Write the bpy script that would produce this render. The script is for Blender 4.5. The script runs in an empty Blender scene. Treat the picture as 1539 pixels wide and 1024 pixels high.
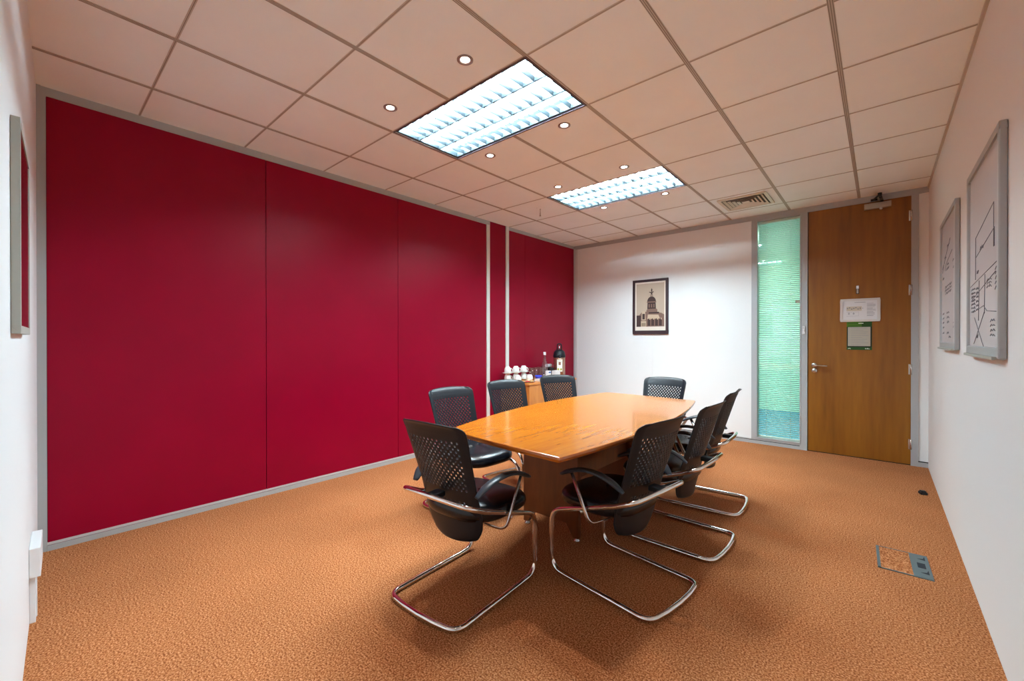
import bpy, bmesh, math, random
from mathutils import Vector, Matrix
random.seed(7)
C = bpy.context.scene.collection
PI = math.pi
sin, cos = math.sin, math.cos

# ------------------------------------------------------------------ room figures (metres)
XL, XR = -2.8535, 1.1113        # red wall, right wall
YF = 3.344                      # wall with the door
HC = 2.672                      # ceiling height
CAM = Vector((0.7647, -2.2681, 1.2241))
def near_y(x): return -2.243 - 0.0352 * (x - XL)

# ------------------------------------------------------------------ materials
MATS = {}
def mat(name, col, rough=0.5, metal=0.0, spec=0.5, emit=None, estr=0.0, bump=None, var=None, coat=0.0, trans=0.0, ior=1.45):
    """plain procedural material; var=(scale, amount) gives gentle colour variation, bump=(scale, strength)"""
    m = bpy.data.materials.new(name); m.use_nodes = True
    nt = m.node_tree; b = nt.nodes['Principled BSDF']
    b.inputs['Base Color'].default_value = (*col, 1)
    b.inputs['Roughness'].default_value = rough
    b.inputs['Metallic'].default_value = metal
    b.inputs['Specular IOR Level'].default_value = spec
    b.inputs['Coat Weight'].default_value = coat
    b.inputs['Coat Roughness'].default_value = 0.12
    b.inputs['Transmission Weight'].default_value = trans
    b.inputs['IOR'].default_value = ior
    if emit:
        b.inputs['Emission Color'].default_value = (*emit, 1); b.inputs['Emission Strength'].default_value = estr
    if var or bump:
        tc = nt.nodes.new('ShaderNodeTexCoord')
    if var:
        n = nt.nodes.new('ShaderNodeTexNoise'); n.inputs['Scale'].default_value = var[0]; n.inputs['Detail'].default_value = 4
        nt.links.new(tc.outputs['Object'], n.inputs['Vector'])
        r = nt.nodes.new('ShaderNodeValToRGB'); a = var[1]
        r.color_ramp.elements[0].position = .3; r.color_ramp.elements[1].position = .7
        r.color_ramp.elements[0].color = (*[c * (1 - a) for c in col], 1)
        r.color_ramp.elements[1].color = (*[min(1, c * (1 + a)) for c in col], 1)
        nt.links.new(n.outputs['Fac'], r.inputs['Fac']); nt.links.new(r.outputs['Color'], b.inputs['Base Color'])
    if bump:
        n2 = nt.nodes.new('ShaderNodeTexNoise'); n2.inputs['Scale'].default_value = bump[0]; n2.inputs['Detail'].default_value = 3
        nt.links.new(tc.outputs['Object'], n2.inputs['Vector'])
        bp = nt.nodes.new('ShaderNodeBump'); bp.inputs['Strength'].default_value = bump[1]; bp.inputs['Distance'].default_value = 0.003
        nt.links.new(n2.outputs['Fac'], bp.inputs['Height']); nt.links.new(bp.outputs['Normal'], b.inputs['Normal'])
    MATS[name] = m
    return m

def wood(name, stops, stretch, rough, coat=0.0, wave=0.0, spec=0.5, rot=0.0):
    """veneer: noise stretched along the grain, with fine pores and an optional cathedral figure"""
    m = bpy.data.materials.new(name); m.use_nodes = True
    nt = m.node_tree; b = nt.nodes['Principled BSDF']; L = nt.links.new
    tc = nt.nodes.new('ShaderNodeTexCoord'); mp = nt.nodes.new('ShaderNodeMapping')
    mp.inputs['Scale'].default_value = stretch; mp.inputs['Rotation'].default_value = (0, 0, rot)
    L(tc.outputs['Object'], mp.inputs['Vector'])
    n = nt.nodes.new('ShaderNodeTexNoise'); n.inputs['Scale'].default_value = 1.0; n.inputs['Detail'].default_value = 6
    n.inputs['Roughness'].default_value = .6; n.inputs['Distortion'].default_value = .7
    L(mp.outputs['Vector'], n.inputs['Vector'])
    mp2 = nt.nodes.new('ShaderNodeMapping'); mp2.inputs['Scale'].default_value = [s * 7 for s in stretch]; mp2.inputs['Rotation'].default_value = (0, 0, rot)
    L(tc.outputs['Object'], mp2.inputs['Vector'])
    n2 = nt.nodes.new('ShaderNodeTexNoise'); n2.inputs['Scale'].default_value = 1.0; n2.inputs['Detail'].default_value = 3
    L(mp2.outputs['Vector'], n2.inputs['Vector'])
    mx = nt.nodes.new('ShaderNodeMix'); mx.data_type = 'FLOAT'; mx.inputs[0].default_value = .35
    L(n.outputs['Fac'], mx.inputs[2]); L(n2.outputs['Fac'], mx.inputs[3])
    src = mx.outputs[0]
    if wave:
        w = nt.nodes.new('ShaderNodeTexWave'); w.inputs['Scale'].default_value = .9; w.inputs['Distortion'].default_value = 5
        w.inputs['Detail'].default_value = 3; w.inputs['Detail Scale'].default_value = .8
        L(mp.outputs['Vector'], w.inputs['Vector'])
        m3 = nt.nodes.new('ShaderNodeMix'); m3.data_type = 'FLOAT'; m3.inputs[0].default_value = wave
        L(src, m3.inputs[2]); L(w.outputs['Fac'], m3.inputs[3]); src = m3.outputs[0]
    r = nt.nodes.new('ShaderNodeValToRGB'); cr = r.color_ramp
    cr.elements[0].position, cr.elements[0].color = stops[0][0], (*stops[0][1], 1)
    cr.elements[1].position, cr.elements[1].color = stops[-1][0], (*stops[-1][1], 1)
    for p, c in stops[1:-1]:
        e = cr.elements.new(p); e.color = (*c, 1)
    L(src, r.inputs['Fac']); L(r.outputs['Color'], b.inputs['Base Color'])
    b.inputs['Roughness'].default_value = rough; b.inputs['Coat Weight'].default_value = coat
    b.inputs['Coat Roughness'].default_value = .08; b.inputs['Specular IOR Level'].default_value = spec
    MATS[name] = m
    return m

def carpet_mat(name, cols):
    m = bpy.data.materials.new(name); m.use_nodes = True
    nt = m.node_tree; b = nt.nodes['Principled BSDF']; L = nt.links.new
    tc = nt.nodes.new('ShaderNodeTexCoord')
    n = nt.nodes.new('ShaderNodeTexNoise'); n.inputs['Scale'].default_value = 150; n.inputs['Detail'].default_value = 2; n.inputs['Roughness'].default_value = .6
    L(tc.outputs['Object'], n.inputs['Vector'])
    r = nt.nodes.new('ShaderNodeValToRGB'); cr = r.color_ramp
    cr.elements[0].position, cr.elements[0].color = .36, (*cols[0], 1)
    cr.elements[1].position, cr.elements[1].color = .64, (*cols[2], 1)
    e = cr.elements.new(.5); e.color = (*cols[1], 1)
    L(n.outputs['Fac'], r.inputs['Fac'])
    n3 = nt.nodes.new('ShaderNodeTexNoise'); n3.inputs['Scale'].default_value = 1.6; n3.inputs['Detail'].default_value = 4
    L(tc.outputs['Object'], n3.inputs['Vector'])
    mr = nt.nodes.new('ShaderNodeMapRange'); mr.inputs[1].default_value = .3; mr.inputs[2].default_value = .7
    mr.inputs[3].default_value = .9; mr.inputs[4].default_value = 1.08
    L(n3.outputs['Fac'], mr.inputs[0])
    mu = nt.nodes.new('ShaderNodeMix'); mu.data_type = 'RGBA'; mu.blend_type = 'MULTIPLY'; mu.inputs[0].default_value = 1
    L(r.outputs['Color'], mu.inputs[6]); L(mr.outputs[0], mu.inputs[7])
    L(mu.outputs[2], b.inputs['Base Color'])
    b.inputs['Roughness'].default_value = .95; b.inputs['Specular IOR Level'].default_value = .1
    n2 = nt.nodes.new('ShaderNodeTexNoise'); n2.inputs['Scale'].default_value = 260; n2.inputs['Detail'].default_value = 2
    L(tc.outputs['Object'], n2.inputs['Vector'])
    bp = nt.nodes.new('ShaderNodeBump'); bp.inputs['Strength'].default_value = .3; bp.inputs['Distance'].default_value = .003
    L(n2.outputs['Fac'], bp.inputs['Height']); L(bp.outputs['Normal'], b.inputs['Normal'])
    MATS[name] = m
    return m

def thin_glass(name, tint, refl=0.06):
    """window glass: clear straight-through pane with a mirror sheen"""
    m = bpy.data.materials.new(name); m.use_nodes = True
    nt = m.node_tree; nt.nodes.remove(nt.nodes['Principled BSDF']); L = nt.links.new
    out = nt.nodes['Material Output']
    t = nt.nodes.new('ShaderNodeBsdfTransparent'); t.inputs['Color'].default_value = (*tint, 1)
    g = nt.nodes.new('ShaderNodeBsdfGlossy'); g.inputs['Roughness'].default_value = .02
    lw = nt.nodes.new('ShaderNodeLayerWeight'); lw.inputs['Blend'].default_value = .5
    pw = nt.nodes.new('ShaderNodeMath'); pw.operation = 'POWER'; pw.inputs[1].default_value = 4
    fr = nt.nodes.new('ShaderNodeMath'); fr.operation = 'MULTIPLY_ADD'; fr.inputs[1].default_value = .55; fr.inputs[2].default_value = refl
    L(lw.outputs['Facing'], pw.inputs[0]); L(pw.outputs[0], fr.inputs[0])
    mx = nt.nodes.new('ShaderNodeMixShader')
    L(fr.outputs[0], mx.inputs['Fac']); L(t.outputs['BSDF'], mx.inputs[1]); L(g.outputs['BSDF'], mx.inputs[2])
    L(mx.outputs['Shader'], out.inputs['Surface'])
    MATS[name] = m
    return m

mat('wall_white', (.815, .815, .795), .75, spec=.25, bump=(220, .05))
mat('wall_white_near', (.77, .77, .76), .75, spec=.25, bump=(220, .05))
mat('wall_red', (.285, .0003, .021), .36, spec=.22, bump=(140, .04), var=(3, .05))
mat('seam_dark', (.10, .002, .010), .7)
mat('ceiling_tile', (.91, .95, .94), .9, spec=.15, bump=(380, .06), var=(3.5, .015))
mat('tee_grey', (.56, .51, .44), .5, spec=.4)
mat('tee_slot', (.24, .21, .175), .7)
mat('trim_grey', (.42, .43, .43), .42, spec=.5)
mat('trim_pale', (.70, .68, .65), .4)
mat('alu_pale', (.62, .63, .62), .4, metal=.3)
mat('gap_black', (.012, .012, .012), .8)
carpet_mat('carpet', ((.19, .052, .014), (.395, .142, .048), (.62, .285, .135)))
carpet_mat('carpet_blue', ((.10, .22, .38), (.14, .30, .48), (.19, .36, .55)))
mat('corridor_wall', (.76, .90, .81), .8)
mat('corridor_ceiling', (.70, .84, .76), .8)
mat('black_plastic', (.008, .010, .014), .42, spec=.38, bump=(500, .03))
mat('black_leather', (.004, .005, .008), .27, spec=.5, bump=(120, .04))
mat('arm_plastic', (.030, .038, .048), .33, spec=.5)
mat('chrome', (.80, .78, .76), .07, metal=1)
mat('satin_steel', (.62, .60, .56), .25, metal=1)
mat('strut_steel', (.66, .66, .65), .25, metal=1)
wood('table_wood', [(.30, (.33, .085, .003)), (.45, (.42, .128, .0035)), (.58, (.47, .158, .005)), (.74, (.53, .195, .007))], (24, 2.0, 4), .24, coat=.40)
wood('table_edge', [(.3, (.36, .09, .006)), (.7, (.56, .18, .015))], (4, 4, 14), .25, coat=.4)
wood('base_wood', [(.30, (.085, .020, .003)), (.5, (.135, .032, .004)), (.70, (.19, .05, .007))], (5, 5, .8), .35, coat=.15)
wood('cabinet_wood', [(.28, (.46, .15, .025)), (.5, (.58, .21, .04)), (.72, (.68, .28, .06))], (7, 7, 1.2), .4, coat=.15)
wood('door_wood', [(.24, (.155, .046, .002)), (.42, (.235, .080, .0035)), (.58, (.29, .105, .005)), (.76, (.36, .138, .008))], (4.5, 4.5, .45), .38, coat=.06, wave=.05)
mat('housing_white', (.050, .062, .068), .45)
mat('louvre_metal', (.026, .034, .039), .5, spec=.3)
mat('tube_glow', (1, 1, 1), .5, emit=(.67, .89, 1.0), estr=185.0)
mat('bulb_glow', (1, 1, 1), .5, emit=(1, .90, .78), estr=30.0)
mat('ring_metal', (.30, .25, .25), .35, metal=.3)
mat('fixture_edge', (.10, .07, .075), .5)
mat('vent_paint', (.72, .66, .55), .5)
mat('vent_dark', (.10, .085, .06), .8)
thin_glass('pane_clear', (.97, 1.0, .985))
thin_glass('pane_green', (.84, .985, .905))
mat('slat_white', (.84, .93, .88), .5)
mat('cord_white', (.75, .80, .76), .7)
mat('knob_olive', (.33, .36, .27), .6)
mat('frame_dark', (.045, .028, .032), .35)
mat('mount_cream', (.74, .64, .54), .7)
mat('sepia_sky', (.47, .36, .27), .7)
mat('sepia_dark', (.055, .028, .024), .7)
mat('sepia_mid', (.20, .115, .085), .7)
mat('sepia_light', (.52, .39, .27), .7)
mat('picture_glass', (.02, .02, .025), .06, spec=.6, coat=1.0)
mat('frame_grey', (.42, .42, .37), .5)
mat('board_white', (.78, .78, .80), .22, spec=.5)
mat('ink', (.12, .12, .14), .6)
mat('paper', (.72, .71, .71), .7)
mat('paper_print', (.28, .29, .31), .8)
mat('paper_tan', (.60, .54, .42), .8)
mat('notice_frame', (.66, .62, .57), .4)
mat('poster_green', (.014, .075, .006), .5)
mat('poster_lime', (.07, .19, .008), .5)
mat('poster_black', (.008, .014, .008), .5)
mat('poster_paper', (.46, .42, .34), .7)
mat('poster_white', (.75, .8, .72), .7)
mat('closer_silver', (.46, .42, .34), .4, metal=.3)
mat('black_paint', (.008, .008, .010), .5)
mat('white_plastic', (.80, .82, .83), .35)
mat('china', (.84, .85, .82), .12, coat=.5)
mat('biscuit', (.55, .30, .11), .8, var=(60, .3))
mat('biscuit_pale', (.78, .62, .40), .8, var=(60, .2))
mat('wrapper_red', (.50, .02, .03), .35)
mat('wrapper_gold', (.45, .34, .10), .35)
mat('plate_blue', (.08, .10, .24), .2)
thin_glass('glass_clear', (.95, .955, .97), .11)
mat('glass_blue', (.03, .06, .60), .05, spec=.6, coat=.6)
mat('cap_white', (.82, .80, .80), .4)
mat('label_blue', (.06, .14, .40), .5)
mat('copper_steel', (.42, .24, .17), .22, metal=.85)
mat('card_cream', (.86, .84, .74), .6)
mat('card_brown', (.28, .12, .07), .6)
mat('card_olive', (.36, .38, .05), .6)
mat('floorbox_metal', (.16, .23, .25), .38, metal=.5)
mat('slot_dark', (.012, .022, .035), .6)

# ------------------------------------------------------------------ mesh builder
class MB:
    def __init__(self): self.v = []; self.f = []; self.mi = []; self.sm = []; self.mats = []
    def m(self, name):
        if name not in self.mats: self.mats.append(name)
        return self.mats.index(name)
    def add(self, vs, fs, material, smooth=False):
        o = len(self.v); self.v += [tuple(p) for p in vs]; k = self.m(material)
        for f in fs:
            self.f.append(tuple(o + i for i in f)); self.mi.append(k); self.sm.append(smooth)
    def box(self, a, b, material, M=None):
        x0, y0, z0 = (min(a[i], b[i]) for i in range(3)); x1, y1, z1 = (max(a[i], b[i]) for i in range(3))
        vs = [Vector(p) for p in ((x0,y0,z0),(x1,y0,z0),(x1,y1,z0),(x0,y1,z0),(x0,y0,z1),(x1,y0,z1),(x1,y1,z1),(x0,y1,z1))]
        if M: vs = [M @ p for p in vs]
        self.add(vs, [(0,3,2,1),(4,5,6,7),(0,1,5,4),(1,2,6,5),(2,3,7,6),(3,0,4,7)], material)
        return self
    def prism(self, poly, vec, material, smooth=False):
        """polygon (3D points) extruded along vec"""
        n = len(poly); P = [Vector(p) for p in poly]; V = Vector(vec)
        vs = P + [p + V for p in P]
        self.add(vs, [tuple(range(n))[::-1], tuple(range(n, 2*n))], material)
        self.add(vs, [(i, (i+1) % n, n + (i+1) % n, n + i) for i in range(n)], material, smooth)
        return self
    def poly(self, pts, material): self.add(pts, [tuple(range(len(pts)))], material); return self
    def tube(self, pts, r, material, n=10, closed=False, flat=None, up=None, radii=None, cap=True):
        """round (or flat: (half width, half thickness)) bar swept along points"""
        P = [Vector(p) for p in pts]; m = len(P); rings = []
        T = []
        for i in range(m):
            if closed: t = P[(i+1) % m] - P[i-1]
            else: t = P[min(i+1, m-1)] - P[max(i-1, 0)]
            T.append(t.normalized())
        if up is None:
            u = Vector((0,0,1)) if abs(T[0].z) < .9 else Vector((1,0,0))
        else: u = Vector(up)
        for i in range(m):
            u = (u - T[i] * u.dot(T[i]))
            if u.length < 1e-6: u = T[i].orthogonal()
            u.normalize(); w = T[i].cross(u)
            k = radii[i] if radii else 1.0
            a, b = flat if flat else (r, r)
            rings.append([P[i] + w * (a * k * cos(2*PI*j/n)) + u * (b * k * sin(2*PI*j/n)) for j in range(n)])
        vs = [p for rg in rings for p in rg]; fs = []
        for i in range(m if closed else m - 1):
            i2 = (i + 1) % m
            for j in range(n):
                fs.append((i*n + j, i*n + (j+1) % n, i2*n + (j+1) % n, i2*n + j))
        self.add(vs, fs, material, True)
        if not closed and cap:
            self.add(rings[0], [tuple(range(n))[::-1]], material); self.add(rings[-1], [tuple(range(n))], material)
        return self
    def lathe(self, prof, c, material, n=24, axis='z', flip=1, sharp=False):
        """profile [(radius, height)] turned about an axis through c"""
        vs = []
        for r, h in prof:
            for j in range(n):
                a = 2*PI*j/n
                if axis == 'z': vs.append((c[0] + r*cos(a), c[1] + r*sin(a), c[2] + flip*h))
                elif axis == 'y': vs.append((c[0] + r*cos(a), c[1] + flip*h, c[2] + r*sin(a)))
                else: vs.append((c[0] + flip*h, c[1] + r*cos(a), c[2] + r*sin(a)))
        fs = [(i*n + j, i*n + (j+1) % n, (i+1)*n + (j+1) % n, (i+1)*n + j) for i in range(len(prof)-1) for j in range(n)]
        self.add(vs, fs, material, not sharp)
        return self
    def build(self, name, parent=None, bevel=0, solid=0, sub=0, origin=None, autosmooth=None):
        me = bpy.data.meshes.new(name)
        o3 = Vector(origin) if origin else Vector((0,0,0))
        me.from_pydata([tuple(Vector(p) - o3) for p in self.v], [], self.f)
        for k in self.mats: me.materials.append(MATS[k])
        me.polygons.foreach_set('material_index', self.mi); me.polygons.foreach_set('use_smooth', self.sm)
        me.update()
        bm = bmesh.new(); bm.from_mesh(me)
        bmesh.ops.remove_doubles(bm, verts=bm.verts, dist=1e-6)
        bmesh.ops.recalc_face_normals(bm, faces=bm.faces); bm.to_mesh(me); bm.free()
        ob = bpy.data.objects.new(name, me); C.objects.link(ob); ob.location = o3
        if parent is not None: ob.parent = parent
        if solid:
            s = ob.modifiers.new('thickness', 'SOLIDIFY'); s.thickness = solid; s.offset = 0
        if bevel:
            b = ob.modifiers.new('bevel', 'BEVEL'); b.width = bevel; b.segments = 2; b.limit_method = 'ANGLE'; b.angle_limit = math.radians(40)
        if sub:
            b = ob.modifiers.new('smooth', 'SUBSURF'); b.levels = sub; b.render_levels = sub
        return ob

def fillet(pts, rads, closed=False, n=7):
    """polyline with rounded corners"""
    P = [Vector(p) for p in pts]; m = len(P); out = []
    for i in range(m):
        r = rads[i] if isinstance(rads, (list, tuple)) else rads
        if (not closed and i in (0, m-1)) or r == 0: out.append(P[i]); continue
        a = (P[i-1] - P[i]); b = (P[(i+1) % m] - P[i]); la, lb = a.length, b.length; a.normalize(); b.normalize()
        ang = a.angle(b); d = min(r / math.tan(ang/2), la*.48, lb*.48)
        p0 = P[i] + a*d; p2 = P[i] + b*d
        for k in range(n + 1):
            t = k / n; out.append(p0*(1-t)**2 + P[i]*2*t*(1-t) + p2*t*t)
    return out

def spline(pts, n=6):
    P = [Vector(p) for p in pts]; out = []
    for i in range(len(P)-1):
        p0, p1, p2, p3 = P[max(i-1,0)], P[i], P[i+1], P[min(i+2, len(P)-1)]
        for k in range(n):
            t = k/n
            out.append(.5*((2*p1) + (p2-p0)*t + (2*p0-5*p1+4*p2-p3)*t*t + (3*p1-p0-3*p2+p3)*t**3))
    out.append(P[-1]); return out

def tag(o, label=None, cat=None, group=None, kind=None):
    if label: o['label'] = label
    if cat: o['category'] = cat
    if group: o['group'] = group
    if kind: o['kind'] = kind
    return o
def empty(name, loc, label, cat, group=None, rz=0.0):
    o = bpy.data.objects.new(name, None); C.objects.link(o); o.location = loc; o.rotation_euler = (0, 0, rz); o.empty_display_size = .1
    return tag(o, label, cat, group)
def dup(root, loc, rz, label, group=None):
    """a copy of a thing with copies of its parts and sub-parts"""
    r = root.copy(); C.objects.link(r); r.location = loc; r.rotation_euler = (0, 0, rz); r['label'] = label
    if group: r['group'] = group
    for ch in list(root.children):
        c = ch.copy(); C.objects.link(c); c.parent = r
        for g in list(ch.children):
            d = g.copy(); C.objects.link(d); d.parent = c
    return r
def struct(ob, label=None, cat=None): return tag(ob, label, cat, kind='structure')

# ------------------------------------------------------------------ room shell
b = MB(); b.box((XL-.15, -2.6, -.05), (XR+.15, YF+.02, 0), 'carpet')
struct(b.build('floor'), 'orange brown speckled office carpet covering the room', 'floor')

# ceiling: one lay-in tile per grid cell; the two light panels and the air vent take the place of tiles
gx = [XL, -2.4, -1.8, -1.2, -.6, 0, .6, XR]
gy = [-2.46, -1.8, -1.2, -.6, 0, .6, 1.2, 1.8, 2.4, 3.0, YF]
b = MB()
for i in range(len(gx)-1):
    for j in range(len(gy)-1):
        x0, x1, y0, y1 = gx[i], gx[i+1], gy[j], gy[j+1]
        if i in (2, 3) and (abs(y0 + .6) < .01 or abs(y0 - 1.2) < .01): continue
        b.box((x0+.002, y0+.002, HC), (x1-.002, y1-.002, HC+.018), 'ceiling_tile')
b.box((XL-.1, -2.6, HC+.16), (XR+.1, YF+.1, HC+.2), 'ceiling_tile')
struct(b.build('ceiling', bevel=0), 'suspended ceiling of square cream tiles', 'ceiling')
b = MB()
for x in gx[1:-1]:                       # main tees, slotted
    for y0, y1 in ((-2.45, -.6), (-.6, 0), (0, 1.2), (1.2, 1.8), (1.8, YF)):
        if abs(x + 1.2) < .01 and (y0, y1) in ((-.6, 0), (1.2, 1.8)): continue
        b.box((x-.012, y0, HC-.003), (x+.012, y1, HC+.03), 'tee_grey')
        for s in (-.0085, .0, .0085):
            b.box((x+s-.0014, y0, HC-.0036), (x+s+.0014, y1, HC-.0028), 'tee_slot')
for y in gy[1:-1]:                       # cross tees
    for i in range(len(gx)-1):
        b.box((gx[i]+.012, y-.0062, HC-.0025), (gx[i+1]-.012, y+.0062, HC+.03), 'tee_grey')
        b.box((gx[i]+.012, y-.0012, HC-.003), (gx[i+1]-.012, y+.0012, HC-.002), 'tee_slot')
struct(b.build('trim_1'), 'slotted grey metal grid between the ceiling tiles', 'ceiling grid')

# red wall: flush panels with fine seams
b = MB()
b.box((XL-.12, -2.4, -.02), (XL-.012, YF+.1, HC+.05), 'seam_dark')
cuts = [-2.206, -1.052, .145, 1.397]
for a, c in zip(cuts[:-1], cuts[1:]): b.box((XL-.012, a+.0022, .02), (XL, c-.0022, 2.622), 'wall_red')
b.box((XL-.012, 1.45, .02), (XL-.006, 1.75, HC), 'wall_red')
for a, c in ((1.803, 2.138), (2.138, 3.30)): b.box((XL-.012, a+.0015, .02), (XL, c-.0015, 2.63), 'wall_red')
b.box((XL-.012, 3.30, .02), (XL, YF, 2.63), 'wall_red')
struct(b.build('wall_left'), 'dark red panelled wall along the left of the room', 'wall')

b = MB()
b.box((XL-.012, -2.206, 2.622), (XL+.006, 1.455, HC), 'trim_grey'); b.box((XL-.012, 1.75, 2.63), (XL+.006, YF, HC), 'trim_grey')
struct(b.build('trim_2'), 'grey metal channel where the red wall meets the ceiling', 'trim')
b = MB()
b.box((XL-.012, 1.397, .03), (XL+.008, 1.452, 2.625), 'trim_pale'); struct(b.build('trim_3', bevel=.002), 'pale upright strip on the red wall, the nearer of the pair', 'trim')
b = MB()
b.box((XL-.012, 1.75, .03), (XL+.008, 1.805, HC), 'trim_pale'); struct(b.build('trim_4', bevel=.002), 'pale upright strip on the red wall, the farther of the pair', 'trim')
b = MB()
b.box((XL-.012, near_y(XL)-.01, 0), (XL+.014, -2.226, HC), 'trim_grey'); b.box((XL-.012, -2.226, 0), (XL+.007, -2.206, HC), 'trim_grey')
struct(b.build('trim_5'), 'grey metal post in the corner left of the red wall', 'trim')
b = MB()
b.box((XL-.012, -2.206, 0), (XL+.010, YF, .030), 'trim_grey'); b.box((XL-.012, -2.206, .033), (XL+.004, YF, .048), 'alu_pale')
struct(b.build('baseboard_left'), 'low grey metal skirting under the red wall', 'skirting')

# wall with the door and the glazed strip
WT = .10
b = MB()
b.box((XL, YF, 0), (-1.583, YF+WT, HC), 'wall_white'); b.box((-1.579, YF, 0), (-.379, YF+WT, HC), 'wall_white')
b.box((-1.583, YF+.003, 0), (-1.579, YF+WT, HC), 'wall_white')
b.box((1.042, YF, 0), (XR+.1, YF+WT, HC), 'wall_white'); b.box((-.379, YF, 2.66), (1.042, YF+WT, HC+.05), 'wall_white')
struct(b.build('wall_far'), 'white wall at the far end with the door', 'wall')
b = MB()
b.box((XL+.004, YF-.012, 0), (XL+.038, YF+.01, 2.63), 'alu_pale'); b.box((XL+.038, YF-.006, 0), (XL+.068, YF+.01, 2.63), 'trim_pale')
struct(b.build('trim_6'), 'pale post in the corner between red wall and white wall', 'trim')
b = MB()
b.box((XL+.006, YF-.010, 2.618), (XR, YF+.01, HC), 'trim_grey')
struct(b.build('trim_7'), 'grey metal channel over the door wall', 'trim')
b = MB()
b.box((XL+.05, YF-.012, 0), (.166, YF+.004, .036), 'trim_grey'); b.box((XL+.05, YF-.004, .036), (.13, YF+.002, .044), 'gap_black')
b.box((XL+.05, YF-.010, .044), (-.379, YF+.004, .056), 'alu_pale')
b.box((1.042, YF-.012, 0), (XR, YF+.004, .045), 'trim_grey'); b.box((1.042, YF-.013, .045), (XR, YF+.004, .052), 'gap_black')
struct(b.build('baseboard_far'), 'low grey skirting under the white door wall', 'skirting')

b = MB(); b.box((XR, -2.7, -.02), (XR+.1, YF+WT, HC+.05), 'wall_white')
struct(b.build('wall_right'), 'white wall on the right carrying two whiteboards', 'wall')
b = MB(); b.box((XR-.012, -2.45, HC-.016), (XR+.002, YF, HC+.004), 'tee_grey')
struct(b.build('trim_8'), 'thin grey edge strip along the top of the right wall', 'trim')
b = MB()
p = [(XL-.15, near_y(XL-.15), -.02), (XR+.1, near_y(XR+.1), -.02), (XR+.1, near_y(XR+.1)-.1, -.02), (XL-.15, near_y(XL-.15)-.1, -.02)]
b.prism(p, (0, 0, HC+.06), 'wall_white_near')
struct(b.build('wall_near'), 'white wall at the near left edge', 'wall')

# glazed strip beside the door
win = MB()
for x0, x1 in ((-.379, -.318), (.096, .166)): win.box((x0, YF-.014, 0 if x1 > 0 else .044), (x1, YF+WT, 2.62), 'trim_grey')
win.box((-.318, YF-.014, 2.598), (.096, YF+WT, 2.62), 'trim_grey'); win.box((-.318, YF-.014, .044), (.096, YF+WT, .078), 'trim_grey')
for x0, x1 in ((-.330, -.318), (.096, .108)): win.box((x0, YF-.02, .07), (x1, YF-.013, 2.605), 'trim_grey')
win.box((-.33, YF-.02, .066), (.108, YF-.013, .078), 'trim_grey')
w1 = struct(win.build('window_1', bevel=.0015), 'narrow full height glazed strip in a grey frame beside the door', 'window')
b = MB(); b.box((-.320, YF+.014, .07), (.098, YF+.018, 2.60), 'pane_clear'); b.build('pane', w1)
b = MB(); b.box((-.320, YF+.072, .07), (.098, YF+.076, 2.60), 'pane_green'); b.build('pane', w1)

# venetian blind between the panes
bl = empty('venetian_blind', (-.111, YF+.045, .08), 'white slatted venetian blind inside the glazed strip beside the door', 'blind')
def loc(ob, par):
    ob.parent = par; ob.matrix_parent_inverse = Matrix.Translation(par.location).inverted(); return ob
b = MB()
zz = 2.562; tl = math.radians(-27)
while zz > .10:
    prof = [(-.0115, 0), (-.004, .0016), (.004, .0016), (.0115, 0)]
    top = [(d*cos(tl) - h*sin(tl), d*sin(tl) + h*cos(tl)) for d, h in prof]
    vs = [(x, YF+.045+d, zz+h) for x in (-.314, .092) for d, h in top]
    b.add(vs, [(i, i+1, 5+i, 4+i) for i in range(3)], 'slat_white', True)
    zz -= .0216
loc(b.build('slats', solid=.0006), bl)
b = MB(); b.box((-.316, YF+.033, 2.572), (.094, YF+.057, 2.597), 'slat_white'); loc(b.build('headrail', bevel=.002), bl)
b = MB(); b.box((-.314, YF+.036, .083), (.092, YF+.054, .097), 'slat_white'); loc(b.build('bottom_rail', bevel=.002), bl)
for x in (-.232, .005):
    b = MB()
    for d in (-.0125, .0125): b.tube([(x, YF+.045+d, .09), (x, YF+.045+d, 2.575)], .0011, 'cord_white', 5)
    loc(b.build('ladder_cord'), bl)
b = MB(); b.box((.052, YF+.002, 1.622), (.096, YF+.0135, 1.660), 'knob_olive'); loc(b.build('tilt_knob', bevel=.003), bl)

# door
d = MB(); d.box((.172, YF-.002, .008), (.990, YF+.042, 2.612), 'door_wood')
door = struct(d.build('door_1', bevel=.0015), 'tall flush brown veneered door', 'door')
b = MB()
b.box((.990, YF-.014, 0), (1.042, YF+WT, 2.62), 'trim_grey')
b.box((.166, YF+.045, 0), (.99, YF+WT, 2.62), 'gap_black'); b.box((.166, YF-.006, 2.613), (.99, YF+WT, 2.62), 'trim_grey')
b.box((.166, YF+.002, .0), (.99, YF+WT, .007), 'gap_black')
struct(b.build('trim_9'), 'grey metal door frame right of the brown door', 'door frame')
for z in (2.42, 1.70, .93, .205):
    b = MB(); b.tube([(.991, YF-.012, z-.05), (.991, YF-.012, z+.05)], .0075, 'satin_steel', 10); b.box((.972, YF-.006, z-.05), (.991, YF-.001, z+.05), 'satin_steel')
    b.build('hinge', door)
b = MB()
b.lathe([(0, 0), (.026, 0), (.026, .008), (.020, .011), (0, .011)], (.226, YF-.002, .940), 'satin_steel', 20, 'y', -1)
b.tube(fillet([(.226, YF-.008, .940), (.226, YF-.055, .940), (.345, YF-.055, .938)], .02), .0095, 'satin_steel', 12)
b.build('lever_handle', door)
b = MB()
b.lathe([(0, 0), (.026, 0), (.026, .008), (.021, .011), (0, .011)], (.228, YF-.002, .882), 'satin_steel', 20, 'y', -1)
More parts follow.
